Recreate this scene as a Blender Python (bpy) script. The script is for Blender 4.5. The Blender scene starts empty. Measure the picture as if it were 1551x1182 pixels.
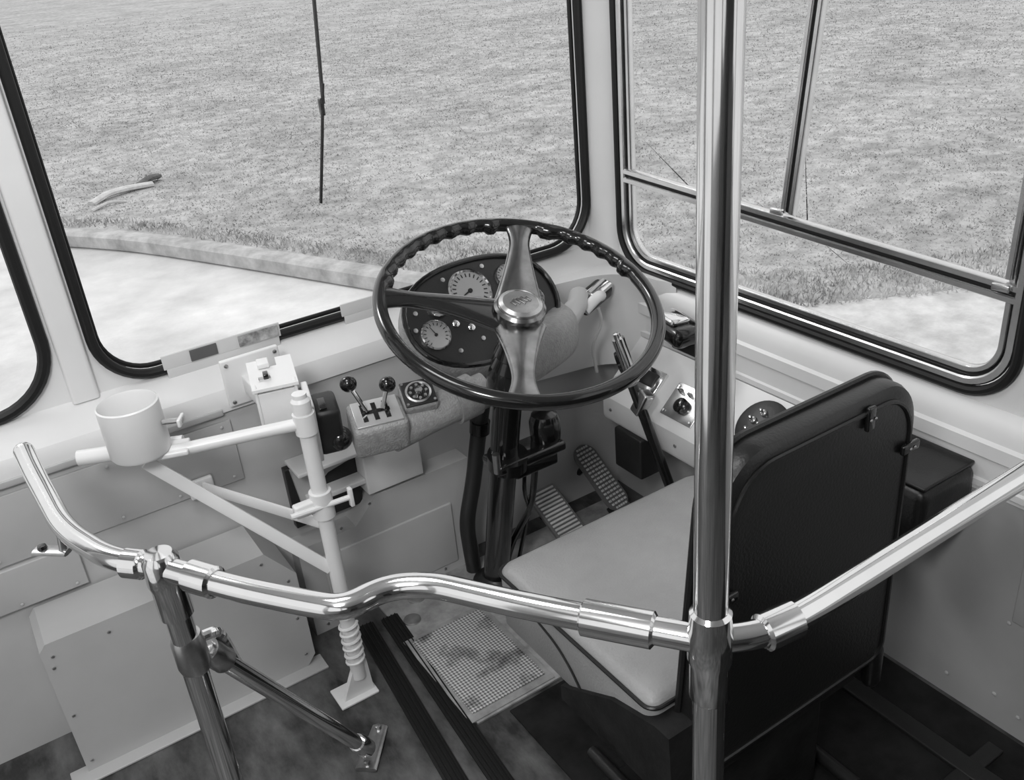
import bpy, bmesh, math, random
from math import sin, cos, pi, radians
from mathutils import Vector, Matrix, geometry
random.seed(4)
S=bpy.context.scene; COL=S.collection
S.view_settings.view_transform='Standard'
V=Vector
CM=[Matrix.Identity(4)]
# ---------------------------------------------------------------- materials
def mat(name,g,rough=.5,metal=0.,var=0.,vscale=8.,bump=0.,bscale=60.,coat=0.,g2=None,detail=4,stretch=None,lo=.32,hi=.68,spec=None):
    m=bpy.data.materials.new(name); m.use_nodes=True; nt=m.node_tree; N=nt.nodes; L=nt.links
    b=N['Principled BSDF']; b.inputs['Base Color'].default_value=(g,g,g,1); b.inputs['Roughness'].default_value=rough
    b.inputs['Metallic'].default_value=metal
    if spec is not None: b.inputs['Specular IOR Level'].default_value=spec
    if coat: b.inputs['Coat Weight'].default_value=coat
    tc=N.new('ShaderNodeTexCoord'); mp=N.new('ShaderNodeMapping'); L.new(tc.outputs['Object'],mp.inputs[0])
    if stretch: mp.inputs['Scale'].default_value=stretch
    if var or g2 is not None:
        n=N.new('ShaderNodeTexNoise'); n.inputs['Scale'].default_value=vscale; n.inputs['Detail'].default_value=detail; n.inputs['Roughness'].default_value=.65
        L.new(mp.outputs[0],n.inputs['Vector'])
        r=N.new('ShaderNodeValToRGB'); a=max(0,g-var) ; c=g+var if g2 is None else g2
        r.color_ramp.elements[0].position=lo; r.color_ramp.elements[1].position=hi
        r.color_ramp.elements[0].color=(a,a,a,1); r.color_ramp.elements[1].color=(c,c,c,1)
        L.new(n.outputs['Fac'],r.inputs[0]); L.new(r.outputs[0],b.inputs['Base Color'])
    if bump:
        n2=N.new('ShaderNodeTexNoise'); n2.inputs['Scale'].default_value=bscale; n2.inputs['Detail'].default_value=3
        L.new(mp.outputs[0],n2.inputs['Vector'])
        bp=N.new('ShaderNodeBump'); bp.inputs['Strength'].default_value=bump; bp.inputs['Distance'].default_value=.004
        L.new(n2.outputs['Fac'],bp.inputs['Height']); L.new(bp.outputs[0],b.inputs['Normal'])
    return m
WHITE=mat('cream_paint',.72,.35,var=.03,vscale=3,bump=.05,bscale=30)
WHITE2=mat('grey_panel_paint',.46,.40,var=.03,vscale=3,bump=.05,bscale=30)
LOWW=mat('lower_wall_shaded_paint',.38,.42,var=.03,vscale=3,bump=.05,bscale=30)  # panel paint darkened: light fall-off low on the side wall put into colour
BRACK=mat('bracket_enamel',.76,.3,var=.02,vscale=6)
RUB=mat('black_rubber',.010,.5,spec=.3)
CHROME=mat('chrome',.78,.11,1.,var=.05,vscale=5)
STEEL=mat('brushed_steel',.5,.3,1.,var=.08,vscale=30)
ALU=mat('aluminium',.68,.25,1.,var=.06,vscale=12)
BLK=mat('black_gloss',.008,.16,coat=.4)
BLKM=mat('black_satin',.016,.4,bump=.1,bscale=90)
VINYL=mat('black_vinyl',.009,.34,bump=.12,bscale=220)
LEATH=mat('grey_vinyl',.29,.40,var=.03,vscale=5,bump=.25,bscale=260)
CRACK=mat('grey_crackle',.32,.45,var=.05,vscale=90,bump=.6,bscale=260)
LINO=mat('dark_lino',.020,.45,g2=.15,vscale=7,bump=.12,bscale=70,detail=14,stretch=(1.6,.7,1),lo=.38,hi=.68)
MATT=mat('black_matt_and_floor_shade',.007,.6,g2=.022,vscale=10,bump=.2,bscale=60,detail=8,spec=.15)  # black for the seat base and for the painted floor shade
PLATE=mat('worn_floor_plate',.22,.5,metal=.2,g2=.48,vscale=14,bump=.2,bscale=80)
GRASS=mat('grass',.32,.95,g2=.58,vscale=5,bump=.5,bscale=30,detail=15,lo=.36,hi=.64)
ROADM=mat('concrete_road',.58,.85,g2=.86,vscale=1.6,bump=.5,bscale=50,detail=9)
PATHM=mat('path_concrete',.45,.85,g2=.72,vscale=6,bump=.5,bscale=50,detail=12)
KERB=mat('kerb_stone',.30,.9,g2=.60,vscale=5,bump=.6,bscale=30,detail=10)
DARKW=mat('added_saloon_dark',.10,.8,var=.04,vscale=20)
DIAL=mat('dial_face',.34,.4)
PEDR=mat('pedal_tread',.50,.5,var=.08,vscale=30)
WOOD=mat('printed_paper',.05,.5,g2=.6,vscale=25)
def second_noise(m,scale,lo,hi,dark):
    nt=m.node_tree;N=nt.nodes;L=nt.links;b=N['Principled BSDF'];src=b.inputs['Base Color'].links[0].from_socket
    tc=N.new('ShaderNodeTexCoord');n=N.new('ShaderNodeTexNoise');n.inputs['Scale'].default_value=scale;n.inputs['Detail'].default_value=5;L.new(tc.outputs['Object'],n.inputs[0])
    r=N.new('ShaderNodeValToRGB');r.color_ramp.elements[0].position=lo;r.color_ramp.elements[1].position=hi;r.color_ramp.elements[0].color=(dark,dark,dark,1);L.new(n.outputs['Fac'],r.inputs[0])
    mx=N.new('ShaderNodeMix');mx.data_type='RGBA';mx.blend_type='MULTIPLY';mx.inputs[0].default_value=1
    L.new(src,mx.inputs[6]);L.new(r.outputs[0],mx.inputs[7]);L.new(mx.outputs[2],b.inputs['Base Color'])
second_noise(GRASS,.9,.35,.6,.76)
second_noise(ROADM,.5,.35,.6,.80)
BLADE=mat('grass_blade',.26,.8,g2=.64,vscale=3.0,detail=10,lo=.36,hi=.64); second_noise(BLADE,.9,.35,.6,.76)
TREAD=mat('tread_plate',.3,.4,metal=.3)
def tread_nodes():
    nt=TREAD.node_tree;N=nt.nodes;L=nt.links;b=N['Principled BSDF']
    tc=N.new('ShaderNodeTexCoord');mp=N.new('ShaderNodeMapping');mp.inputs['Rotation'].default_value=(0,0,pi/4);L.new(tc.outputs['Object'],mp.inputs[0])
    ck=N.new('ShaderNodeTexChecker');ck.inputs['Scale'].default_value=190;L.new(mp.outputs[0],ck.inputs[0])
    ck.inputs['Color1'].default_value=(.20,.20,.20,1);ck.inputs['Color2'].default_value=(.74,.74,.74,1)
    n=N.new('ShaderNodeTexNoise');n.inputs['Scale'].default_value=14;n.inputs['Detail'].default_value=8;L.new(tc.outputs['Object'],n.inputs[0])
    r=N.new('ShaderNodeValToRGB');r.color_ramp.elements[0].position=.30;r.color_ramp.elements[1].position=.46
    r.color_ramp.elements[0].color=(.2,.2,.2,1)
    L.new(n.outputs['Fac'],r.inputs[0])
    mx=N.new('ShaderNodeMix');mx.data_type='RGBA';mx.blend_type='MULTIPLY';mx.inputs[0].default_value=1
    L.new(ck.outputs[0],mx.inputs[6]);L.new(r.outputs[0],mx.inputs[7]);L.new(mx.outputs[2],b.inputs['Base Color'])
    bp=N.new('ShaderNodeBump');bp.inputs['Strength'].default_value=.6;bp.inputs['Distance'].default_value=.002;L.new(ck.outputs['Fac'],bp.inputs['Height']);L.new(bp.outputs[0],b.inputs['Normal'])
tread_nodes()
GLASS=bpy.data.materials.new('window_glass');GLASS.use_nodes=True
def glass():
    nt=GLASS.node_tree;N=nt.nodes;L=nt.links;N.remove(N['Principled BSDF']);out=N['Material Output']
    t=N.new('ShaderNodeBsdfTransparent');g=N.new('ShaderNodeBsdfGlossy');g.inputs['Roughness'].default_value=.02
    fr=N.new('ShaderNodeFresnel');fr.inputs[0].default_value=1.25;mx=N.new('ShaderNodeMixShader')
    L.new(fr.outputs[0],mx.inputs[0]);L.new(t.outputs[0],mx.inputs[1]);L.new(g.outputs[0],mx.inputs[2]);L.new(mx.outputs[0],out.inputs[0])
glass()
# ---------------------------------------------------------------- geometry helpers
def group(name):
    e=bpy.data.objects.new(name,None); e.empty_display_size=.05; COL.objects.link(e); return e
def mk(name,bm,m,parent,smooth=True,ang=35):
    for v in bm.verts: v.co=CM[-1]@v.co
    bmesh.ops.recalc_face_normals(bm,faces=bm.faces)
    me=bpy.data.meshes.new(name); bm.to_mesh(me); bm.free(); me.materials.append(m)
    if smooth:
        me.shade_smooth()
        try: me.set_sharp_from_angle(angle=radians(ang))
        except Exception: pass
    o=bpy.data.objects.new(name,me); COL.objects.link(o)
    if parent: o.parent=parent
    return o
def box(name,p,c,s,m,bev=.004,rot=None,seg=3):
    bm=bmesh.new(); bmesh.ops.create_cube(bm,size=1)
    for v in bm.verts: v.co=V((v.co.x*s[0],v.co.y*s[1],v.co.z*s[2]))
    if bev: bmesh.ops.bevel(bm,geom=bm.edges[:],offset=min(bev,min(s)*.49),segments=seg,profile=.5,affect='EDGES')
    Mx=Matrix.Translation(c)
    if rot: Mx=Mx@Matrix.Rotation(radians(rot[2]),4,'Z')@Matrix.Rotation(radians(rot[1]),4,'Y')@Matrix.Rotation(radians(rot[0]),4,'X')
    for v in bm.verts: v.co=Mx@v.co
    return mk(name,bm,m,p)
def bx(name,p,a,b,m,bev=.004):
    a=V(a);b=V(b); return box(name,p,(a+b)/2,b-a,m,bev)
def sweep(name,p,pts,rad,m,seg=16,closed=False,nrm=None,sq=1.,cap=True):
    pts=[V(q) for q in pts]; n=len(pts); bm=bmesh.new(); rings=[]; a=None
    for i,q in enumerate(pts):
        if closed: t=(pts[(i+1)%n]-pts[i-1])
        else: t=pts[min(i+1,n-1)]-pts[max(i-1,0)]
        t.normalize()
        if nrm is not None: a=V(nrm); a=(a-t*a.dot(t)).normalized()
        elif a is None:
            a=V((0,0,1)) if abs(t.z)<.9 else V((1,0,0)); a=(a-t*a.dot(t)).normalized()
        else: a=(a-t*a.dot(t)).normalized()
        b=t.cross(a)
        r=rad[i] if isinstance(rad,list) else rad
        r1,r2=r if isinstance(r,(tuple,)) else (r,r)
        ring=[]
        for k in range(seg):
            th=2*pi*(k+.5)/seg; c,s=cos(th),sin(th)
            cc=math.copysign(abs(c)**sq,c); ss=math.copysign(abs(s)**sq,s)
            ring.append(bm.verts.new(q+a*(cc*r1)+b*(ss*r2)))
        rings.append(ring)
    for i in range(n if closed else n-1):
        A=rings[i];B=rings[(i+1)%n]
        for k in range(seg): bm.faces.new((A[k],A[(k+1)%seg],B[(k+1)%seg],B[k]))
    if not closed and cap: bm.faces.new(rings[0]); bm.faces.new(rings[-1][::-1])
    return mk(name,bm,m,p)
def rod(name,p,a,b,r,m,seg=20): return sweep(name,p,[a,b],r,m,seg)
def fil(P,r=.03,n=7):
    P=[V(q) for q in P]; out=[P[0]]
    for i in range(1,len(P)-1):
        a,b,c=P[i-1],P[i],P[i+1]; rr=min(r,(b-a).length*.48,(c-b).length*.48)
        s=b+(a-b).normalized()*rr; e=b+(c-b).normalized()*rr
        for k in range(n+1):
            t=k/n; out.append(s*(1-t)**2+b*2*t*(1-t)+e*t*t)
    out.append(P[-1]); return out
def lathe(name,p,prof,c,axis,m,seg=32):
    ax=V(axis).normalized(); a=V((1,0,0)) if abs(ax.x)<.9 else V((0,1,0)); a=(a-ax*a.dot(ax)).normalized(); b=ax.cross(a); c=V(c)
    bm=bmesh.new(); rings=[]
    for r,h in prof:
        r=max(r,.00005); rings.append([bm.verts.new(c+ax*h+a*(r*cos(2*pi*k/seg))+b*(r*sin(2*pi*k/seg))) for k in range(seg)])
    for A,B in zip(rings,rings[1:]):
        for k in range(seg): bm.faces.new((A[k],A[(k+1)%seg],B[(k+1)%seg],B[k]))
    bm.faces.new(rings[0]); bm.faces.new(rings[-1][::-1])
    return mk(name,bm,m,p)
def ball(name,p,c,r,m,seg=20):
    bm=bmesh.new(); bmesh.ops.create_uvsphere(bm,u_segments=seg,v_segments=seg//2,radius=r)
    for v in bm.verts: v.co+=V(c)
    return mk(name,bm,m,p)
def plate(name,p,outer,holes,to3,th,m,smooth=False):
    loops=[outer]+holes; flat=[q for l in loops for q in l]
    tris=geometry.tessellate_polygon([[V((q[0],q[1],0)) for q in l] for l in loops])
    bm=bmesh.new(); A=[bm.verts.new(to3(q[0],q[1],0)) for q in flat]; B=[bm.verts.new(to3(q[0],q[1],th)) for q in flat]
    for t in tris:
        try: bm.faces.new([A[i] for i in t]); bm.faces.new([B[i] for i in t][::-1])
        except Exception: pass
    o=0
    for l in loops:
        n=len(l)
        for i in range(n): bm.faces.new((A[o+i],A[o+(i+1)%n],B[o+(i+1)%n],B[o+i]))
        o+=n
    return mk(name,bm,m,p,True,30)
def rrect(x0,y0,x1,y1,r,n=8):
    if not isinstance(r,(list,tuple)): r=[r]*4   # bl br tr tl
    out=[]
    for cx,cy,a0,rr in ((x0+r[0],y0+r[0],180,r[0]),(x1-r[1],y0+r[1],270,r[1]),(x1-r[2],y1-r[2],0,r[2]),(x0+r[3],y1-r[3],90,r[3])):
        for k in range(n+1):
            a=radians(a0+90*k/n); out.append((cx+rr*cos(a),cy+rr*sin(a)))
    return out
def prism(name,p,poly,a,b,axis,m,bev=0):
    f={'x':lambda u,v,w:V((a+w,u,v)),'y':lambda u,v,w:V((u,a+w,v)),'z':lambda u,v,w:V((u,v,a+w))}[axis]
    return plate(name,p,poly,[],f,b-a,m)
def rivets(name,p,pts,nrm,m,r=.0045):
    bm=bmesh.new(); nv=V(nrm).normalized()
    for q in pts:
        M=Matrix.Translation(V(q))@nv.to_track_quat('Z','Y').to_matrix().to_4x4()@Matrix.Diagonal((1,1,.5,1))
        bmesh.ops.create_uvsphere(bm,u_segments=8,v_segments=6,radius=r,matrix=M)
    return mk(name,bm,m,p)
def lin(a,b,n): a=V(a);b=V(b); return [a.lerp(b,i/(n-1)) for i in range(n)]

YF=1.80; XS=1.38; YR=-3.2; ZC=2.15; XL=-1.18
# ================================================================ OUTSIDE
G=-.78; RD=-.90
road=group('road')
bm=bmesh.new(); vs=[bm.verts.new(q) for q in ((-80,-60,RD),(80,-60,RD),(80,160,RD),(-80,160,RD))]; bm.faces.new(vs); mk('road_surface',bm,ROADM,road)
KP=[(-40,17),(-14,13.6),(-6,12.2),(-2,11.2),(.2,10.1),(1.25,8.8),(2.0,7.2),(2.65,5.7),(3.25,4.4),(3.9,3.35),(5.0,2.7),(8,1.8),(20,-1)]
kp=fil([(x,y,0) for x,y in KP],1.0,5)
def left(i):
    t=(kp[min(i+1,len(kp)-1)]-kp[max(i-1,0)]).normalized(); return V((-t.y,t.x,0))
# raised path that meets the grass flush beside the bus
bm=bmesh.new(); prev=None
for i,q in enumerate(kp):
    if q.x<3.05: continue
    d=left(i); row=[bm.verts.new((q.x+d.x*a,q.y+d.y*a,z)) for a,z in ((.16,G+.012),(-.5,G+.010),(-4,G+.0),(-4.05,RD-.02))]
    if prev:
        for a in range(3): bm.faces.new((prev[a],row[a],row[a+1],prev[a+1]))
    prev=row
mk('path_surface',bm,PATHM,road)
kerb=group('kerb')
sweep('kerb_edge',kerb,[q+V((0,0,G-.055)) for q in kp if q.x<3.4],(.075,.10),KERB,seg=8,nrm=(0,0,1),sq=.45)
lawn=group('grass_lawn')
bm=bmesh.new(); prev=None
for i,q in enumerate(kp):
    d=left(i); row=[]; s=i/(len(kp)-1); far=V((-.15+.9*s,1.0-.5*s,0)).normalized()
    for dist in (.06,.4,1.5,5,20,60,150):
        w=q+(d if dist<5 else far)*dist
        row.append(bm.verts.new((w.x,w.y,G+ (0 if dist<.3 else .02))))
    if prev:
        for a in range(len(row)-1): bm.faces.new((prev[a],row[a],row[a+1],prev[a+1]))
    prev=row
mk('lawn_ground',bm,GRASS,lawn)
def inside(x,y):
    best=1e9;bs=-1
    for a,b in zip(KP,KP[1:]):
        dx,dy=b[0]-a[0],b[1]-a[1]; t=max(0,min(1,((x-a[0])*dx+(y-a[1])*dy)/(dx*dx+dy*dy)))
        px,py=a[0]+t*dx,a[1]+t*dy; dd=(x-px)**2+(y-py)**2
        if dd<best: best=dd; bs=dx*(y-a[1])-dy*(x-a[0])
    return bs>0 and best>.005, math.sqrt(best)
bm=bmesh.new(); cnt=0
while cnt<150000:
    th=random.uniform(-.12,1.15); R=math.exp(random.uniform(math.log(3.3),math.log(45)))
    if R>18 and random.random()<(R-18)/27: continue
    x,y=R*sin(th),R*cos(th); ok,e=inside(x,y)
    if not ok or (x>3.2 and e<.12): continue
    cnt+=1
    edge=e<.30 or (x>3.0 and e<.7)
    h=random.uniform(.008,.022)*(1+.02*R)*(2.2 if edge else 1); a=random.uniform(0,2*pi); wd=.002+.0006*R
    dx,dy=cos(a)*wd,sin(a)*wd; lx,ly=random.uniform(-.03,.03),random.uniform(-.03,.03)
    z=G+.015
    bm.faces.new((bm.verts.new((x-dx,y-dy,z)),bm.verts.new((x+dx,y+dy,z)),bm.verts.new((x+lx,y+ly,z+h))))
me=bpy.data.meshes.new('lawn_blades');bm.to_mesh(me);bm.free();me.materials.append(BLADE);o=bpy.data.objects.new('lawn_blades',me);COL.objects.link(o);o.parent=lawn
cl=group('fallen_branch')
PALE=mat('pale_wood',.6,.8,var=.1,vscale=12); BARK=mat('dark_bark',.10,.8,var=.04,vscale=12)
sweep('branch_pale',cl,fil([(1.30,9.95,G+.03),(1.5,10.1,G+.07),(1.72,10.2,G+.06),(1.98,10.25,G+.04)],.1),[(.02,.03)]*0 or (.03,.05),PALE,seg=8)
sweep('branch_dark',cl,fil([(1.85,10.3,G+.04),(2.0,10.4,G+.08),(2.1,10.5,G+.06)],.1),(.03,.06),BARK,seg=8)
sweep('branch_twig',cl,fil([(1.25,9.65,G+.03),(1.45,9.8,G+.05),(1.6,9.75,G+.03)],.1),.016,PALE,seg=6)

# ================================================================ SHELL
fl=group('floor')
bx('floor_lino',fl,(XL-.03,YR,-.03),(1.40,1.80,0),LINO,0)
bx('cab_floor_shade',fl,(.645,-.3,0),(1.34,1.20,.004),MATT,0)  # shadow on the cab floor, put in as a near-black sheet
ce=group('ceiling')
bx('ceiling_panel',ce,(XL-.03,YR,ZC),(1.41,1.83,ZC+.03),WHITE,0)
wr=group('added_wall_back')  # unseen saloon end, added dark for the reflections in the chrome
bx('added_rear_panel',wr,(XL-.03,YR-.03,0),(1.41,YR,ZC),DARKW,0)
for k in range(2):
    for j in range(2):
        bx('added_saloon_seat_back',wr,(-1.1+1.45*k,-1.4-.85*j,.35),(-.2+1.45*k,-1.3-.85*j,1.0),DARKW,.04); bx('added_saloon_seat_base',wr,(-1.1+1.45*k,-1.3-.85*j,0),(-.2+1.45*k,-.95-.85*j,.42),DARKW,.04)
wl=group('wall_left')
plate('left_skin',wl,[(YR,0),(1.83,0),(1.83,ZC),(YR,ZC)],[rrect(.35,.02,1.45,1.98,.05),rrect(-1.3,.80,.1,1.85,.1),rrect(-3.0,.80,-1.5,1.85,.1)],lambda u,v,w:V((XL-w,u,v)),.03,WHITE2)
wf=group('wall_front')
WS=rrect(.165,.682,1.345,1.95,[.10,.11,.1,.1],10)
LW=rrect(-1.0,.682,.083,1.95,[.1,.12,.1,.1],10)
plate('front_skin',wf,[(XL,.60),(1.40,.60),(1.40,ZC),(XL,ZC)],[WS,LW],lambda u,v,w:V((u,YF+w,v)),.03,WHITE)
prism('dash_front',wf,[(1.83,.664),(1.802,.664),(1.785,.660),(1.74,.640),(1.727,.630),(1.72,.612),(1.72,0),(1.83,0)],XL,1.36,'x',WHITE2)
prism('dash_ledge',wf,[(1.80,.672),(1.79,.668),(1.742,.646),(1.722,.634),(1.712,.614),(1.712,.590),(1.722,.590),(1.80,.62)],XL,1.36,'x',WHITE)
prism('centre_pillar',wf,rrect(.100,1.785,.150,1.806,.008,4),.67,ZC,'z',WHITE)
bx('upper_panel',wf,(-.25,1.714,.43),(.36,1.722,.570),WHITE2,.001)
bx('mid_panel',wf,(-.60,1.706,.335),(.02,1.722,.425),WHITE2,.002)
bx('ledge_lip',wf,(-1.0,1.708,.585),(.35,1.722,.60),WHITE2,.003)
rivets('dash_rivets',wf,lin((-.22,1.712,.560),(.34,1.712,.560),6)+lin((-.22,1.712,.443),(.34,1.712,.443),6)+lin((-.5,1.704,.345),(.0,1.704,.345),6),(0,-1,0),WHITE2,.0035)
cb=group('wheel_arch_box')
prism('cowl_front',cb,[(-.098,0),(.36,0),(.385,.03),(.385,.25),(.33,.325),(-.085,.325),(-.098,.31)],1.58,1.71,'y',WHITE2)
bx('cowl_flange',cb,(-.13,1.55,0),(.40,1.60,.006),WHITE2,.002)
rivets('cowl_screws',cb,lin((-.08,1.578,.295),(.32,1.578,.305),5)+lin((-.085,1.578,.03),(-.085,1.578,.27),3)+lin((.365,1.578,.04),(.365,1.578,.24),3),(0,-1,0),STEEL,.0035)
prism('toe_lower',wf,[(.42,0),(.86,0),(.86,.30),(.62,.30),(.56,.24),(.42,.24)],1.665,1.72,'y',WHITE2)
bx('toe_upper',wf,(.60,1.655,.31),(.74,1.72,.41),WHITE,.004)
bx('toe_inset',wf,(.47,1.660,.03),(.80,1.668,.20),WHITE2,.003)
bx('toe_dark_slot',wf,(.44,1.700,.27),(.60,1.7215,.42),BLKM,.002)
bx('toe_bracket',wf,(.47,1.66,.34),(.60,1.72,.352),WHITE,.002)
prism('toe_gusset',wf,[(.45,.42),(.60,.42),(.60,.40),(.53,.385),(.46,.33)],1.69,1.70,'y',WHITE2)
bx('toe_shelf',wf,(.45,1.64,.425),(.62,1.72,.434),WHITE,.002)
rivets('toe_rivets',wf,lin((.45,1.663,.02),(.84,1.663,.02),6)+lin((.45,1.663,.22),(.60,1.663,.285),3),(0,-1,0),STEEL,.004)
ws=group('wall_right')
SW=rrect(.70,.637,1.705,1.95,[.09,.10,.1,.1],10)
SW2=rrect(-.95,.75,.36,1.95,.1,8); SW3=rrect(-2.9,.75,-1.1,1.95,.1,8)  # unseen saloon windows, added for light and reflections
plate('side_skin',ws,[(YR,.55),(1.83,.55),(1.83,ZC),(YR,ZC)],[SW,SW2,SW3],lambda u,v,w:V((XS+w,u,v)),.03,WHITE)
prism('side_ledge',ws,[(1.41,.622),(1.378,.622),(1.362,.612),(1.352,.595),(1.350,.575),(1.343,.570),(1.343,.545),(1.350,.540),(1.350,.500),(1.345,.497),(1.345,.485),(1.350,.482),(1.350,.475),(1.41,.475)],YR,1.80,'y',WHITE)
bx('side_lower',ws,(1.352,YR,0),(1.41,1.80,.475),LOWW,0)
box('wall_access_panel',ws,(1.350,.585,.335),(.010,.06,.17),LOWW,.003)
rivets('side_rivets',ws,lin((1.350,.0,.05),(1.350,1.0,.05),8)+lin((1.350,.0,.46),(1.350,1.0,.46),9)+lin((1.350,.62,.07),(1.350,.62,.24),2),(-1,0,0),WHITE2)
P=[(1.352,1.803)]+[(1.352+.03*(1-cos(radians(a))),1.79-.075*sin(radians(a))) for a in range(0,91,9)]+[(1.40,1.715),(1.40,1.82),(1.352,1.82)]
prism('corner_post',ws,P,.60,ZC,'z',WHITE)
prism('corner_dash',ws,[(.93,1.735),(1.05,1.722),(1.15,1.705)]+[(1.22+.135*sin(radians(a)),1.55+.14*cos(radians(a))) for a in range(10,91,10)]+[(1.37,1.50),(1.37,1.80),(.93,1.80)],.40,.640,'z',WHITE)
def loop3(l,f): return [f(u,v) for u,v in l]
w1=group('window_1'); fF=lambda u,v:V((u,YF-.004,v))
sweep('rubber_seal',w1,loop3(WS,fF),(.012,.010),RUB,seg=10,closed=True,nrm=(0,1,0))
sweep('rubber_lip',w1,loop3(rrect(.176,.693,1.334,1.94,[.09,.1,.09,.09],10),lambda u,v:V((u,YF+.012,v))),(.006,.005),RUB,seg=8,closed=True,nrm=(0,1,0))
def pane(p,l,f):
    bm=bmesh.new(); bm.faces.new([bm.verts.new(f(u,v)) for u,v in l]); mk('glass_pane',bm,GLASS,p,False)
pane(w1,WS,lambda u,v:V((u,YF+.014,v)))
w3=group('window_3')
sweep('rubber_seal',w3,loop3(LW,fF),(.012,.012),RUB,seg=10,closed=True,nrm=(0,1,0))
pane(w3,LW,lambda u,v:V((u,YF+.014,v)))
w2=group('window_2'); 
sweep('rubber_seal',w2,loop3(SW,lambda u,v:V((XS-.004,u,v))),(.010,.0095),RUB,seg=10,closed=True,nrm=(1,0,0))
sweep('frame_outer',w2,loop3(rrect(.716,.653,1.689,1.93,[.08,.09,.09,.09],10),lambda u,v:V((XS+.000,u,v))),(.008,.008),ALU,seg=8,closed=True,nrm=(1,0,0),sq=.5)
sweep('frame_channel',w2,loop3(rrect(.726,.663,1.679,1.93,[.07,.08,.09,.09],10),lambda u,v:V((XS+.010,u,v))),(.006,.003),RUB,seg=8,closed=True,nrm=(1,0,0),sq=.5)
sweep('frame_inner',w2,loop3(rrect(.735,.672,1.670,1.92,[.06,.07,.09,.09],10),lambda u,v:V((XS+.008,u,v))),(.009,.006),ALU,seg=8,closed=True,nrm=(1,0,0),sq=.5)
def bar(n,a,b,r,m=ALU,s=.5): sweep(n,w2,[a,b],r,m,seg=8,nrm=(1,0,0),sq=s)
bar('mid_rail_upper',(XS+.002,1.69,.872),(XS+.002,.715,.836),(.010,.007))
bar('mid_rail_groove',(XS+.006,1.69,.862),(XS+.006,.715,.826),(.008,.004),RUB)
bar('mid_rail_lower',(XS+.002,1.69,.852),(XS+.002,.715,.816),(.010,.007))
bar('slider_bar_1',(XS,1.200,.868),(XS,1.09,1.93),(.009,.006))
bar('slider_groove',(XS+.004,1.190,.868),(XS+.004,1.08,1.93),(.007,.005),RUB)
bar('slider_bar_2',(XS,1.180,.868),(XS,1.07,1.93),(.009,.006))
bar('slider_end_bar',(XS,.738,.85),(XS,.728,1.93),(.009,.006))
box('window_catch',w2,(XS-.012,.725,1.06),(.02,.022,.05),BLK,.006)
box('rail_stop',w2,(XS-.010,1.212,.868),(.008,.03,.012),ALU,.002); box('rail_stop',w2,(XS-.010,.745,.835),(.008,.03,.012),ALU,.002)
pane(w2,SW,lambda u,v:V((XS+.014,u,v)))
wi=group('windscreen_wiper')
sweep('wiper_arm',wi,[(.79,1.845,1.9),(.743,1.845,1.32),(.722,1.838,1.12)],(.003,.004),BLKM,seg=8,nrm=(0,1,0))
sweep('wiper_blade',wi,[(.726,1.832,1.16),(.705,1.83,1.06),(.676,1.83,.925)],(.005,.003),RUB,seg=8,nrm=(0,1,0))
box('wiper_clip',wi,(.716,1.835,1.115),(.009,.014,.035),BLK,.003)
HP=mat('holder_plastic',.60,.15)
td=group('licence_holder')
bx('holder_glass',td,(.275,1.783,.684),(.52,1.787,.714),HP,.001)
bx('holder_print',td,(.43,1.780,.687),(.515,1.783,.711),WOOD,.001)
bx('holder_print_left',td,(.33,1.780,.687),(.385,1.783,.711),mat('dark_print',.10,.4),.001)
bx('holder_foot',td,(.28,1.783,.664),(.515,1.787,.684),HP,.001)
bx('holder_tab',td,(.66,1.783,.684),(.75,1.787,.712),HP,.001)
bx('holder_tab_foot',td,(.665,1.783,.664),(.745,1.787,.684),HP,.001)

# ================================================================ FLOOR FITTINGS
ft=group('floor_toe_plate')
bx('toe_plate',ft,(.575,1.21,0),(1.30,1.665,.006),PLATE,.001)
for i,(x,y,r) in enumerate(((.66,1.64,.022),(.615,1.575,.02),(.76,1.63,.02),(.93,1.45,.02))):
    lathe('plate_disc_%d'%i,ft,[(r,0),(r,.003),(r*.8,.005),(0,.006)],(x,y-.01,.006),(0,0,1),STEEL)
bx('tread_border',ft,(.563,1.215,.004),(.768,1.51,.009),PLATE,.001)
bx('tread_pad',ft,(.578,1.232,.008),(.755,1.495,.0125),TREAD,.001)
fs=group('rubber_floor_strip')
for n,(a,b) in enumerate((((.520,1.62),(.455,.95)),((.578,1.61),(.52,.80)))):
    a=V((a[0],a[1],.004));b=V((b[0],b[1],.004)); t=(b-a).normalized(); s=V((-t.y,t.x,0))
    sweep('strip_base_%d'%n,fs,[a,b],(.004,.021),RUB,seg=8,nrm=(0,0,1),sq=.4)
    for k in (-.014,-.005,.005,.014):
        sweep('strip_rib',fs,[a+s*k+V((0,0,.004)),b+s*k+V((0,0,.004))],(.003,.002),RUB,seg=6,nrm=(0,0,1))

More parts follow.
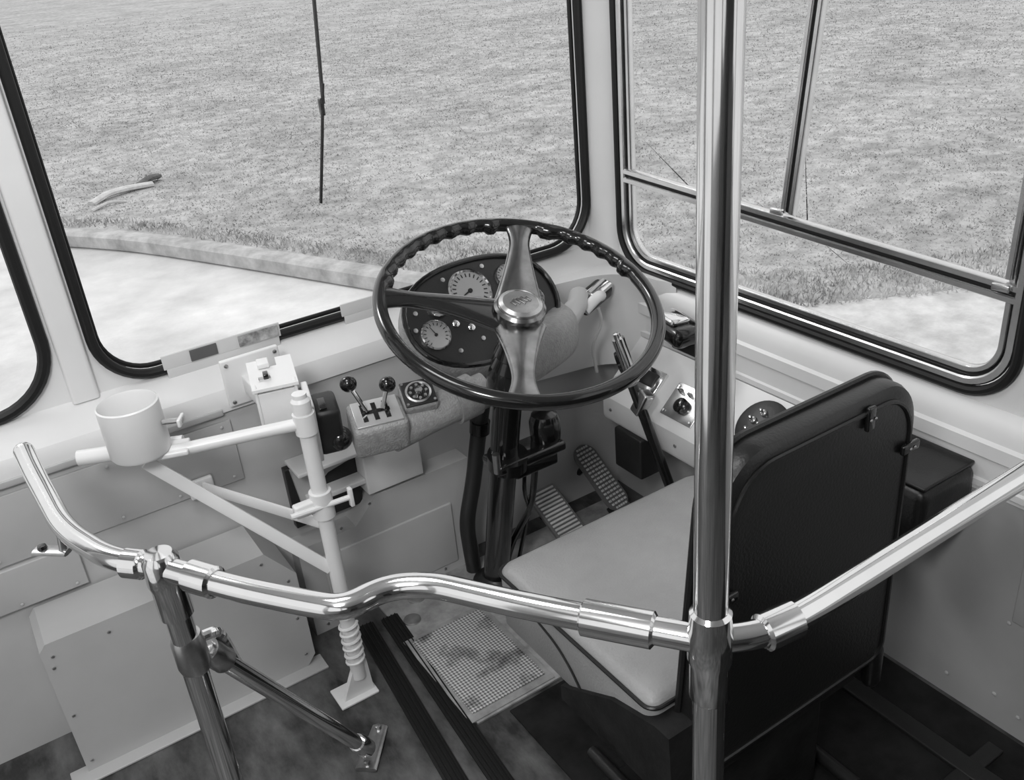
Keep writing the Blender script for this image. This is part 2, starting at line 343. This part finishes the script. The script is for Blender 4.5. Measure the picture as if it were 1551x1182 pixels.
# ================================================================ STEERING
TH=radians(20); HC=V((.84,1.339,.79))
WM=Matrix.Translation(HC)@Matrix.Rotation(TH,4,'X')
sw=group('steering_wheel')
CM.append(WM)
bm=bmesh.new(); NR=240; NS=16; R0=.257; rings=[]
for i in range(NR):
    th=2*pi*i/NR; d=math.degrees(th)%360
    grip=any(a<d<b for a,b in ((75,138),(-5,45),(355,360)))
    g=.5+.5*cos(th*44) if grip else .35
    if abs(d-70)<2.5 or abs(d-44)<2.5 or abs(d-2)<2.5 or abs(d-140)<2.5: g=1.6
    ring=[]
    for k in range(NS):
        ph=2*pi*k/NS; rr=.0135
        inw=max(0,-cos(ph))*.8+max(0,-sin(ph))*.3
        rr+=(g-.35)*.006*inw
        x=R0+rr*cos(ph); ring.append(bm.verts.new((x*cos(th),x*sin(th),rr*1.05*sin(ph))))
    rings.append(ring)
for i in range(NR):
    A=rings[i];B=rings[(i+1)%NR]
    for k in range(NS): bm.faces.new((A[k],A[(k+1)%NS],B[(k+1)%NS],B[k]))
mk('rim',bm,BLK,sw,ang=80)
SPK=mat('spoke_metal',.27,.22,1.,var=.06,vscale=20)
for n,(ang,m) in enumerate(((57,SPK),(150,BLK),(238,SPK))):  # spokes share one material; bright and dark reflections put into their colours
    a=radians(ang); d=V((cos(a),sin(a),0)); pts=[];rad=[]
    for k in range(19):
        t=k/18; r=.02+t*.232
        w=.036*(1-t)**1.7+.0165+ .016*max(0,(t-.70)/.30)**1.8
        pts.append(d*r+V((0,0,-.034*(1-t)**1.3+.004*sin(pi*t)))); rad.append((.009+.006*(1-t),w))
    sweep('spoke_%d'%(n+1),sw,pts,rad,m,seg=18,nrm=(0,0,1))
lathe('hub',sw,[(.030,-.075),(.034,-.045),(.046,-.03),(.049,-.018),(.049,-.006),(.044,-.001),(.042,-.001)],(0,0,0),(0,0,1),SPK,40)
lathe('hub_cap',sw,[(.042,-.003),(.041,.003),(.034,.007),(.033,.0055),(.0,.0075)],(0,0,0),(0,0,1),STEEL,40)
for k in range(5):
    box('badge_%d'%k,sw,(-.016+.008*k,.002*(k%2),.008),(.005,.022-.004*abs(k-2),.003),SPK,.001,rot=(0,0,20))
CM.pop()
sc=group('steering_column')
n=V((0,-sin(TH),cos(TH)))
lathe('column_boot',sc,[(.030,0),(.034,.02),(.031,.025),(.038,.05),(.034,.055),(.042,.08),(.038,.085),(.045,.11),(.045,.14),(.032,.16)],HC-n*.07,-n,BLK,28)
a=HC-n*.20
rod('column_tube',sc,a,(.84,1.560,.0),.030,BLK,24)
lathe('column_collar',sc,[(.044,0),(.044,.03),(.034,.035)],(.84,1.44,.42),(0,.2,-1),BLK)
box('collar_bracket',sc,(.885,1.445,.405),(.17,.075,.022),BLK,.006)
box('collar_bracket_low',sc,(.90,1.45,.375),(.11,.06,.03),BLK,.006)
lathe('reservoir',sc,[(.030,-.03),(.034,0),(.034,.035),(.028,.05),(.014,.058),(.006,.060)],(.945,1.45,.425),(0,0,1),BLK)
rod('bolt_left',sc,(.80,1.42,.40),(.80,1.42,.445),.008,STEEL)
sweep('brake_pipe',sc,fil([(.93,1.47,.37),(.925,1.50,.22),(.90,1.56,.10),(.90,1.60,.01)],.04),.008,BLK,seg=10)
sweep('brake_pipe_2',sc,fil([(.90,1.47,.37),(.895,1.48,.28),(.93,1.52,.20),(.92,1.58,.01)],.04),.005,BLK,seg=10)
sweep('side_conduit',sc,fil([(.905,1.62,.50),(.885,1.645,.36),(.86,1.645,.25),(.822,1.64,.14),(.825,1.635,.0)],.04),.019,BLKM,seg=14)
lathe('conduit_ring',sc,[(.024,0),(.024,.03)],(.887,1.640,.37),(.1,-.1,1),BLK)
lathe('floor_flange',sc,[(.055,0),(.055,.012),(.04,.02),(.032,.03)],(.84,1.556,.006),(0,0,1),BLKM)
ip=group('instrument_panel')
IA=radians(50)
IM=Matrix.Translation((.905,1.60,.68))@Matrix.Rotation(IA,4,'X')
CM.append(IM)
def oval(a,b,n=48,ex=2.3):
    return [(a*math.copysign(abs(cos(2*pi*k/n))**(2/ex),cos(2*pi*k/n)),b*math.copysign(abs(sin(2*pi*k/n))**(2/ex),sin(2*pi*k/n))) for k in range(n)]
bm=bmesh.new();prev=None
for (s,z) in ((1.0,.012),(1.03,.004),(1.03,-.02),(.95,-.05),(.78,-.075),(.5,-.09)):
    ring=[bm.verts.new((x,y-(.012-z)*.35,z)) for x,y in oval(.185*s,.118*s)]
    if prev:
        for k in range(48): bm.faces.new((prev[k],prev[(k+1)%48],ring[(k+1)%48],ring[k]))
    prev=ring
bm.faces.new(prev)
mk('pod_shell',bm,CRACK,ip)
sweep('pod_rim',ip,[V((x,y,.012)) for x,y in oval(.182,.115)],(.006,.006),BLK,seg=10,closed=True,nrm=(0,0,1))
plate('pod_face',ip,oval(.181,.114),[],lambda u,v,w:V((u,v,.004+w)),.006,BLKM)
def gauge(i,x,y,r,ticks=14):
    lathe('gauge_bezel_%d'%i,ip,[(r*1.12,.008),(r*1.12,.016),(r*1.04,.019),(r*.97,.016),(r*.97,.012)],(x,y,0),(0,0,1),CHROME,36)
    lathe('gauge_face_%d'%i,ip,[(r*.97,.010),(r*.97,.0135),(0,.0135)],(x,y,0),(0,0,1),DIAL,36)
    for k in range(ticks):
        a=radians(-40+260*k/(ticks-1)); box('gauge_tick',ip,(x+cos(a)*r*.8,y+sin(a)*r*.8,.0142),(r*.18,r*.05,.001),BLKM,0,rot=(0,0,math.degrees(a)))
    a=radians(200-i*30); sweep('gauge_needle_%d'%i,ip,[(x,y,.0155),(x+cos(a)*r*.72,y+sin(a)*r*.72,.0155)],[(.0006,r*.05),(.0006,.0006)],BLKM,seg=6,nrm=(0,0,1))
    lathe('gauge_pin_%d'%i,ip,[(r*.12,.0135),(r*.1,.017),(0,.017)],(x,y,0),(0,0,1),BLKM,12)
gauge(0,-.012,.047,.045,18);gauge(1,.085,.055,.024);gauge(2,-.098,.035,.022);gauge(3,-.128,-.022,.030);gauge(4,.12,-.012,.026)
for i,(x,y) in enumerate(((-.075,-.012),(-.045,-.03),(-.15,.035),(-.06,.088),(.04,.093),(.14,.05),(-.165,0),(-.09,-.07),(-.03,-.06),(.05,-.05))):
    lathe('warning_lamp_%d'%i,ip,[(.008,.009),(.008,.014),(.005,.016),(0,.016)] if i<2 else [(.0055,.009),(.005,.0125),(0,.013)],(x,y,0),(0,0,1),STEEL if i>1 else CHROME,14)
CM.pop()
cowl=group('column_cowl')
sweep('cowl_body',cowl,fil([(.90,1.47,.60),(1.0,1.49,.61),(1.07,1.54,.60),(1.08,1.60,.60)],.05),(.052,.042),CRACK,seg=20,nrm=(0,0,1),sq=.75)
sweep('cowl_neck',cowl,[(1.02,1.52,.60),(1.15,1.59,.625),(1.20,1.65,.62)],[(.035,.04),(.020,.024),(.020,.024)],WHITE2,seg=16,nrm=(0,0,1))
sw2=group('indicator_switch')
box('switch_body',sw2,(1.235,1.645,.605),(.11,.05,.035),BLKM,.010,rot=(20,-8,18))
box('switch_cap',sw2,(1.245,1.63,.627),(.075,.032,.014),CHROME,.005,rot=(20,-8,18))
sweep('switch_knuckle',sw2,fil([(1.17,1.59,.605),(1.21,1.59,.63),(1.24,1.615,.615),(1.26,1.65,.605)],.02),.013,BRACK,seg=12)
sweep('switch_wires',sw2,fil([(1.21,1.59,.60),(1.22,1.59,.56),(1.20,1.61,.50),(1.22,1.62,.42)],.03),.004,WHITE2,seg=8)
gs=group('gear_selector')
sweep('selector_arm',gs,fil([(.60,1.475,.545),(.70,1.48,.555),(.82,1.47,.57)],.03),.037,CRACK,seg=20)
lathe('arm_clamp',gs,[(.045,0),(.045,.05)],(.745,1.479,.56),(1,0,.1),CRACK)
CM.append(Matrix.Translation((.580,1.475,.602))@Matrix.Rotation(radians(-14),4,'Z')@Matrix.Rotation(radians(16),4,'X'))
box('gate_housing',gs,(0,0,-.036),(.108,.09,.075),CRACK,.012)
box('gate_plate',gs,(0,0,.003),(.09,.072,.004),mat('gate_plate_metal',.55,.3,.5),.001)
for k in range(3): box('gate_slot_%d'%k,gs,(-.025+.022*k,0,.0055),(.009,.048,.002),BLK,0)
box('gate_cross',gs,(-.002,0,.0056),(.055,.009,.002),BLK,0)
CM.pop()
for i,(b,t) in enumerate((((.562,1.478,.61),(.543,1.50,.668)),((.590,1.468,.61),(.617,1.49,.645)))):
    rod('lever_%d'%i,gs,b,t,.0045,CHROME,10); ball('lever_knob_%d'%i,gs,t,.0165,BLK)
CM.append(Matrix.Translation((.672,1.475,.612))@Matrix.Rotation(radians(-14),4,'Z')@Matrix.Rotation(radians(28),4,'X'))
box('dial_block',gs,(0,0,-.02),(.07,.065,.04),CRACK,.008)
box('dial_square',gs,(0,0,.002),(.064,.060,.004),BLKM,.004)
lathe('dial_ring',gs,[(.026,.003),(.026,.006),(.022,.007),(.022,.005)],(0,0,0),(0,0,1),ALU)
for k in range(8): lathe('dial_pip_%d'%k,gs,[(.004,.005),(.003,.008),(0,.008)],(.016*cos(k*pi/4),.016*sin(k*pi/4),0),(0,0,1),ALU,10)
lathe('dial_centre',gs,[(.0215,.004),(.0215,.0055),(0,.0055)],(0,0,0),(0,0,1),BLK,24)
lathe('dial_knob',gs,[(.009,.005),(.008,.014),(0,.015)],(0,0,0),(0,0,1),CHROME,16)
for k in range(4): lathe('dial_screw_%d'%k,gs,[(.003,.003),(.003,.006)],(.027*(-1)**k,.025*(-1 if k>1 else 1),0),(0,0,1),ALU,8)
CM.pop()
def pedal(name,c,w,l,tilt,rot,oval_=True):
    g=group(name)
    CM.append(Matrix.Translation(c)@Matrix.Rotation(radians(rot),4,'Z')@Matrix.Rotation(radians(tilt),4,'X'))
    o=rrect(-w/2,-l/2,w/2,l/2,w*.48 if oval_ else .006,8)
    plate('pedal_plate',g,o,[],lambda u,v,z:V((u,v,z-.006)),.008,mat(name+'_base',.12,.5))
    for k in range(17):
        y=-l/2+.010+k*(l-.020)/16; ww=w*.84
        if oval_ and abs(y)>l/2-w/2: ww=w*.84*math.sqrt(max(.15,1-((abs(y)-(l/2-w/2))/(w/2))**2))
        nseg=5 if oval_ else 1
        for j in range(nseg):
            sx=ww/nseg; box('rib_%d_%d'%(k,j),g,(-ww/2+sx*(j+.5),y,.004),(sx*.72 if nseg>1 else sx,.006,.004),PEDR,.001,seg=1)
    rod('pedal_stem',g,(0,l*.25,-.006),(0,l*.25,-.07),.009,BLK,12)
    box('pedal_hinge',g,(0,-l*.42,-.025),(w*.5,.02,.035),BLK,.004)
    CM.pop(); return g
pedal('accelerator_pedal',(1.232,1.640,.10),.072,.20,40,8)
pedal('brake_pedal',(1.06,1.585,.075),.085,.19,32,4,False)
hb=group('handbrake_lever')
sweep('lever_shaft',hb,[(1.175,1.43,.47),(1.198,1.33,.23),(1.195,1.28,.02)],[(.013,.010),(.013,.010),(.018,.012)],BLK,seg=12)
rod('lever_grip',hb,(1.155,1.452,.585),(1.178,1.430,.48),.0145,CHROME,20)
lathe('grip_button',hb,[(.008,0),(.008,.012),(0,.014)],(1.155,1.452,.585),(-.2,.2,1),CHROME,12)
lathe('lever_boss',hb,[(.026,-.012),(.030,0),(.026,.012)],(1.185,1.475,.51),(.7,-.5,.3),BLK)
box('pawl',hb,(1.185,1.41,.43),(.03,.03,.06),STEEL,.006,rot=(20,15,0))
box('lever_base',hb,(1.19,1.28,.025),(.045,.10,.05),BLKM,.008)
cn=group('switch_console')
prism('console_body',cn,[(1.345,.30),(1.225,.30),(1.22,.31),(1.22,.365),(1.228,.376),(1.345,.482)],.98,1.60,'y',WHITE)
sl=math.atan2(.106,.117)
def onslope(y,t): return Matrix.Translation((1.228+t*cos(sl),y,.376+t*sin(sl)+.001))@Matrix.Rotation(-sl,4,'Y')
CM.append(onslope(1.36,.055)); box('switch_plate',cn,(0,0,.001),(.085,.10,.004),ALU,.001)
lathe('rotary_knob',cn,[(.018,.003),(.018,.016),(.012,.02),(0,.02)],(-.008,0,0),(0,0,1),BLK); 
for k in range(4): lathe('plate_screw',cn,[(.004,.003),(.003,.006)],(.033*(-1)**k,.042*(1 if k>1 else -1),0),(0,0,1),STEEL,8)
for k in range(3): lathe('small_toggle',cn,[(.006,.003),(.004,.012),(.003,.02)],(.024,-.03+.03*k,0),(0,0,1),CHROME,10)
CM.pop()
CM.append(onslope(1.49,.07)); box('lamp_block',cn,(0,0,.004),(.06,.08,.012),CHROME,.003); box('lamp_lens',cn,(0,0,.012),(.035,.05,.006),BLKM,.002); CM.pop()
CM.append(onslope(1.15,.085)); 
lathe('round_panel',cn,[(.062,.0),(.062,.006),(.058,.008),(0,.008)],(0,0,0),(0,0,1),BLKM,36)
for i,(x,y) in enumerate(((-.02,.02),(.005,.025),(-.025,-.012),(0,0),(.028,.012),(.02,-.025),(-.005,-.03))):
    lathe('panel_toggle_%d'%i,cn,[(.008,.008),(.007,.013),(.003,.014),(.003,.028),(0,.03)],(x,y,0),(0,0,1),CHROME,12)
CM.pop()
box('console_side_box',cn,(1.245,1.50,.245),(.07,.10,.11),BLKM,.006)
rivets('console_screws',cn,[(1.218,1.57,.335),(1.218,1.34,.335),(1.218,1.1,.335)],(-1,0,0),STEEL)
sl2=group('ledge_lamp')
box('lamp_case',sl2,(1.300,1.415,.572),(.085,.12,.045),BLK,.018,rot=(0,0,-12))
box('lamp_top',sl2,(1.295,1.43,.600),(.050,.075,.016),CHROME,.008,rot=(0,0,-12))
box('lamp_foot',sl2,(1.32,1.40,.54),(.045,.08,.04),BLKM,.006)
tb=group('ticket_machine_stand')
PX,PY=.427,1.435
rod('stand_post',tb,(PX,PY,.05),(PX,PY,.685),.0150,BRACK,20)
lathe('post_cap',tb,[(.0175,0),(.0175,.02),(.013,.026),(.013,.034),(0,.036)],(PX,PY,.68),(0,0,1),BRACK)
lathe('post_collar',tb,[(.020,0),(.020,.04)],(PX,PY,.635),(0,0,1),BRACK)
rod('stand_arm',tb,(PX,PY,.655),(.19,1.508,.652),.0115,BRACK)
rod('stand_cross_tube',tb,(.070,1.61,.645),(.235,1.535,.645),.014,BRACK)
bm=bmesh.new();seg=40;cx,cy=.163,1.525
rings=[[bm.verts.new((cx+r*cos(2*pi*k/seg),cy+r*sin(2*pi*k/seg),z)) for k in range(seg)] for r,z in ((.048,.660),(.051,.665),(.051,.754),(.0485,.756),(.047,.752),(.047,.672))]
for A,B in zip(rings,rings[1:]):
    for k in range(seg): bm.faces.new((A[k],A[(k+1)%seg],B[(k+1)%seg],B[k]))
bm.faces.new(rings[0]);bm.faces.new(rings[-1]);mk('ticket_cup',bm,BRACK,tb)
rod('cup_wing_screw',tb,(.205,1.495,.715),(.235,1.478,.715),.005,STEEL,10)
box('cup_wing',tb,(.232,1.480,.715),(.006,.03,.014),BRACK,.002,rot=(0,0,-30))
box('cup_base',tb,(.19,1.515,.654),(.10,.05,.010),BRACK,.003,rot=(0,0,-20))
sweep('stand_brace',tb,[(.165,1.53,.635),(PX-.01,PY,.335)],(.005,.012),BRACK,seg=8,nrm=(0,1,0),sq=.5)
sweep('stand_wall_brace',tb,[(.275,1.70,.45),(PX-.01,PY+.01,.437)],(.012,.004),BRACK,seg=8,nrm=(0,0,1),sq=.5)
box('wall_brace_foot',tb,(.27,1.705,.45),(.05,.012,.04),BRACK,.003)
lathe('adjust_clamp',tb,[(.021,0),(.021,.055)],(PX,PY,.455),(0,0,1),BRACK)
box('clamp_lug',tb,(PX-.03,PY,.485),(.05,.02,.026),BRACK,.004)
rod('clamp_bolt',tb,(PX-.065,PY-.01,.485),(PX+.05,PY-.02,.485),.0055,BRACK,10)
box('clamp_wing',tb,(PX+.05,PY-.02,.485),(.008,.012,.04),BRACK,.002)
lathe('lower_collar',tb,[(.021,0),(.021,.03)],(PX,PY,.215),(0,0,1),BRACK)
pts=[];
for k in range(90):
    a=k/90*2*pi*6; pts.append((PX+.018*cos(a),PY+.018*sin(a),.085+.11*k/90))
sweep('stand_spring',tb,pts,.0035,BRACK,seg=6)
prism('stand_foot_web',tb,[(PX-.045,0),(PX+.025,0),(PX+.02,.09),(PX-.005,.09)],PY-.006,PY+.006,'y',BRACK)
bx('stand_foot',tb,(PX-.055,PY-.02,0),(PX+.03,PY+.045,.006),BRACK,.002)
dk=group('ticket_machine_mount')
DM=Matrix.Translation((.425,1.57,.655))@Matrix.Rotation(radians(-14),4,'Z')
CM.append(DM)
box('cradle_cheek_left',dk,(-.036,0,0),(.006,.10,.10),BRACK,.002)
box('cradle_cheek_right',dk,(.036,0,0),(.006,.10,.10),BRACK,.002)
box('cradle_front',dk,(0,-.045,-.008),(.07,.006,.085),BRACK,.002)
box('cradle_base',dk,(0,0,-.045),(.075,.10,.006),BRACK,.002)
plate('cradle_top',dk,[(-.042,-.055),(.042,-.055),(.042,.05),(.012,.05),(.012,.02),(-.016,.02),(-.016,.05),(-.042,.05)],[[(-.026,-.03),(-.026,-.012),(-.004,-.012),(-.004,-.03)]],lambda u,v,w:V((u,v,.048+w+v*.12)),.006,BRACK)
box('cradle_latch',dk,(-.012,.028,.062),(.022,.030,.010),BRACK,.002)
box('latch_pin',dk,(-.012,-.02,.058),(.010,.02,.010),BLK,.002)
CM.pop()
box('mount_arm',dk,(.425,1.665,.64),(.05,.11,.04),BRACK,.004)
box('mount_plate',dk,(.425,1.708,.65),(.12,.012,.10),BRACK,.003)
box('connector_block',dk,(.488,1.50,.605),(.05,.075,.10),BLKM,.010,rot=(10,0,-14))
box('connector_cheek',dk,(.459,1.495,.62),(.012,.085,.13),BRACK,.003,rot=(10,0,-14))
box('connector_slot',dk,(.478,1.48,.657),(.014,.035,.003),BLK,.001,rot=(10,0,-14))
ball('connector_end',dk,(.500,1.48,.575),.024,BLK)
rivets('mount_screws',dk,[(.375,1.700,.69),(.475,1.700,.69),(.375,1.700,.61),(.475,1.700,.61)],(0,-1,0),STEEL)

# ================================================================ RAILS
hr=group('handrail')
RZ=.735; RR=.0155
rail=fil([(-.005,1.485,RZ+.01),(-.002,1.40,RZ),(.008,1.22,RZ),(.045,1.11,RZ),(.095,1.048,RZ),(.155,.945,RZ),(.215,.862,RZ),(.245,.825,RZ),(.300,.830,RZ),(.345,.800,RZ),(.411,.696,RZ),(.53,.53,RZ)],.05,8)
sweep('rail_left',hr,rail,RR,CHROME,seg=24)
ball('rail_end_cap',hr,(-.005,1.485,RZ+.01),RR*1.02,CHROME)
rod('rail_wall_stud',hr,(.006,1.265,RZ),(-.002,1.27,.678),.006,STEEL,12)
sweep('rail_wall_bracket',hr,[(.004,1.265,.677),(-.035,1.30,.677)],(.004,.012),STEEL,seg=12,nrm=(0,0,1))
lathe('bracket_bolt',hr,[(.007,0),(.006,.006),(0,.007)],(-.026,1.292,.68),(0,0,1),BLK,10)
sweep('rail_right',hr,fil([(.53,.53,RZ),(.58,.503,RZ),(.64,.499,RZ),(1.355,.503,RZ)],.06,8),RR,CHROME,seg=24)
lathe('rail_wall_flange',hr,[(.035,0),(.035,.006),(.022,.02)],(1.376,.503,RZ),(-1,0,0),CHROME)
def sleeve(n,a,b,r=.0205):
    a=V(a);b=V(b);L=(b-a).length
    lathe(n,hr,[(r*.8,0),(r,.003),(r,L-.003),(r*.8,L)],a,(b-a),CHROME,28)
sleeve('sleeve_1',(.118,1.009,RZ),(.140,.971,RZ))
sleeve('sleeve_2',(.078,1.068,RZ),(.058,1.09,RZ),.0195)
sleeve('sleeve_3',(.448,.644,RZ),(.496,.577,RZ))
sleeve('sleeve_4',(.578,.505,RZ),(.625,.499,RZ))
sweep('sleeve_link',hr,[(.49,.583,RZ),(.53,.53,RZ)],(.016,.010),CHROME,seg=16,nrm=(0,0,1))
lathe('stanchion_head',hr,[(.0,.024),(.017,.022),(.023,.012),(.024,-.02),(.0215,-.03),(.0215,-.075),(.018,-.078)],(.095,1.048,RZ),(0,0,1),CHROME,28)
rod('stanchion',hr,(.095,1.05,RZ-.03),(.095,1.055,0),.0170,CHROME,24)
lathe('stanchion_flange',hr,[(.045,0),(.045,.008),(.025,.02)],(.095,1.055,0),(0,0,1),CHROME)
rod('brace',hr,(.115,1.068,.575),(.36,1.265,.035),.0135,CHROME,20)
lathe('brace_clamp',hr,[(.019,-.03),(.022,-.02),(.022,.02),(.019,.03)],(.097,1.053,.59),(0,0,1),STEEL)
lathe('brace_sleeve',hr,[(.018,0),(.019,.01),(.019,.05),(.016,.055)],(.118,1.07,.57),(.245,.197,-.54),STEEL)
sweep('brace_hook',hr,fil([(.10,1.06,.60),(.135,1.06,.60),(.145,1.09,.565),(.16,1.105,.475)],.02),.008,CHROME,seg=10)
lathe('brace_foot_boss',hr,[(.016,0),(.019,.01),(.019,.05),(.014,.055)],(.341,1.250,.078),(.25,.2,-.54),CHROME)
sweep('brace_foot',hr,[(.345,1.245,.006),(.415,1.325,.006)],[(.006,.022),(.006,.016)],STEEL,seg=16,nrm=(0,0,1))
for q in ((.352,1.252,.012),(.408,1.318,.012)): lathe('foot_bolt',hr,[(.007,0),(.006,.006),(0,.007)],q,(0,0,1),STEEL,8)
pl=group('grab_pole')
rod('pole',pl,(.53,.53,0),(.53,.53,ZC),.0178,CHROME,40)
lathe('pole_joint',pl,[(.018,.042),(.022,.038),(.0225,.02),(.024,.012),(.024,-.022),(.0215,-.03),(.0215,-.075),(.0182,-.08)],(.53,.53,RZ),(0,0,1),CHROME,32)
lathe('pole_flange',pl,[(.05,0),(.05,.008),(.028,.022)],(.53,.53,0),(0,0,1),CHROME)

# ================================================================ DRIVER SEAT
ds=group('driver_seat')
bm=bmesh.new()
ol=rrect(.622,.735,1.11,1.150,[.02,.02,.04,.025],6)
cxm,cym=.86,.94; prev=None
for s,z in ((.985,.285),(1.0,.292),(1.0,.392),(.995,.402),(.975,.410),(.93,.4155),(.7,.420),(.3,.422)):
    ring=[bm.verts.new((cxm+(x-cxm)*s,cym+(y-cym)*s,z)) for x,y in ol]
    if prev:
        for k in range(len(ol)): bm.faces.new((prev[k],prev[(k+1)%len(ol)],ring[(k+1)%len(ol)],ring[k]))
    else: bm.faces.new(ring)
    prev=ring
bm.faces.new(prev[::-1]); mk('cushion',bm,LEATH,ds)
sweep('cushion_piping',ds,[V((cxm+(x-cxm)*1.003,cym+(y-cym)*1.003,.401)) for x,y in ol],.0035,VINYL,seg=8,closed=True,nrm=(0,0,1))
sweep('side_seam',ds,fil([(.621,1.02,.372),(.620,.97,.362),(.620,.93,.335),(.620,.90,.300)],.03),.0022,VINYL,seg=6)
for i,(x,y) in enumerate(((.99,1.02),(.80,1.01),(.70,.93),(.90,.90))):
    box('tuft_a_%d'%i,ds,(x,y,.4185),(.022,.0016,.0015),VINYL,0,rot=(0,0,35)); box('tuft_b_%d'%i,ds,(x,y,.4185),(.0016,.022,.0015),VINYL,0,rot=(0,0,35))
prism('seat_pan',ds,[(.955,.255),(.955,.285),(.93,.297),(.82,.362),(.72,.392),(.69,.392),(.685,.30),(.69,.255)],.614,1.02,'x',MATT)
def bo(i): return rrect(.650+i,.27+i,1.09-i,.805-i,[.03,.03,.085-i*.5,.085-i*.5],10)
def tp3(x,z): return x+max(0,(z-.27))/.53*.052*(1-(x-.65)/.44)
bm=bmesh.new();prev=None;N0=len(bo(0))
for i,y in ((.05,.682),(.028,.680),(.012,.681),(.003,.686),(0,.694),(0,.725),(.005,.736),(.018,.745),(.06,.750)):
    ring=[bm.verts.new((tp3(x,z),y,z)) for x,z in bo(i)]
    if prev:
        for k in range(N0): bm.faces.new((prev[k],prev[(k+1)%N0],ring[(k+1)%N0],ring[k]))
    else: bm.faces.new(ring)
    prev=ring
bm.faces.new(prev[::-1]); mk('backrest',bm,VINYL,ds)
sweep('backrest_piping',ds,[V((tp3(x,z),.680,z)) for x,z in bo(.022)],.0042,VINYL,seg=8,closed=True,nrm=(0,1,0))
sweep('backrest_rim',ds,[V((tp3(x,z),.722,z)) for x,z in bo(-.001)],.006,VINYL,seg=8,closed=True,nrm=(0,1,0))
for i,(x,z,r) in enumerate(((.97,.775,0),(1.07,.69,90),(.705,.60,90))):
    box('clip_%d'%i,ds,(x,.676,z),(.016,.008,.038),BLK,.003,rot=(0,r,0)); rivets('clip_rivet_%d'%i,ds,[(x-.004,.671,z),(x+.006,.671,z)],(0,-1,0),STEEL,.0025)
bx('seat_column',ds,(.74,.71,.0),(.98,.90,.27),MATT,.02)
bx('seat_foot',ds,(.67,.68,.0),(1.05,.95,.018),MATT,.006)
rod('adjust_rail_1',ds,(.70,.66,.03),(.70,1.0,.03),.012,BLKM); rod('adjust_rail_2',ds,(1.02,.66,.03),(1.02,1.0,.03),.012,BLKM)
box('seat_leg_strut',ds,(1.065,.69,.262),(.03,.03,.09),VINYL,.012)
fb=group('floor_adjuster_frame')
sweep('adjuster_rim',fb,[V((x,y,.03)) for x,y in rrect(.74,.50,.95,.62,.02,4)],(.03,.010),BLK,seg=8,closed=True,nrm=(0,0,1),sq=.5)
prism('adjuster_wedge',fb,[(.75,.51),(.94,.51),(.86,.61),(.76,.61)],.0,.045,'z',VINYL)
hx=group('battery_isolator_box')
bx('isolator_case',hx,(1.20,.72,.385),(1.35,.90,.525),VINYL,.02)
bx('isolator_lid',hx,(1.205,.725,.525),(1.345,.895,.532),VINYL,.003)
ex=group('floor_socket')
lathe('socket_ring',ex,[(.035,0),(.035,.02),(.028,.026),(.02,.02),(0,.02)],(1.10,.50,0),(0,0,1),BLK)
bx('floor_channel',fl,(1.20,.35,0),(1.24,.95,.012),BLKM,.003)
bx('floor_channel_2',fl,(.97,.56,0),(1.30,.59,.010),BLKM,.003)

# ================================================================ LIGHT
w=bpy.data.worlds.new('World'); S.world=w; w.use_nodes=True
bg=w.node_tree.nodes['Background']; bg.inputs[0].default_value=(1,1,1,1); bg.inputs[1].default_value=.97
sun=bpy.data.lights.new('sun','SUN'); sun.energy=1.0; sun.angle=radians(15); so=bpy.data.objects.new('sun',sun); COL.objects.link(so); so.rotation_euler=(radians(-38),radians(-22),0)
def area(n,loc,tgt,e,sz):
    l=bpy.data.lights.new(n,'AREA'); l.energy=e; l.size=sz; o=bpy.data.objects.new(n,l); COL.objects.link(o); o.location=loc
    o.rotation_euler=(V(tgt)-V(loc)).to_track_quat('-Z','Y').to_euler()
area('saloon_fill',(-.5,.0,2.0),(.4,1.5,.6),20,.4)  # unseen fill light, added to brighten the cab interior
area('ceiling_fill',(.1,1.1,2.12),(.1,1.11,0),7,.5)  # added overhead fill light, no fitting seen there
# ================================================================ CAMERA
f=1392.;p=radians(27);psi=radians(31);r=radians(5.4)
F=V((sin(psi)*cos(p),cos(psi)*cos(p),-sin(p)));Ra=V((cos(psi),-sin(psi),0));Ua=Ra.cross(F)
R=cos(r)*Ra-sin(r)*Ua;U=sin(r)*Ra+cos(r)*Ua
M=Matrix((R,U,-F)).transposed().to_4x4();M.translation=V((0,0,1.42))
c=bpy.data.cameras.new('camera');c.sensor_width=36;c.lens=36*f/1551;c.clip_start=.02;c.clip_end=500
o=bpy.data.objects.new('camera',c);o.matrix_world=M;COL.objects.link(o);S.camera=o
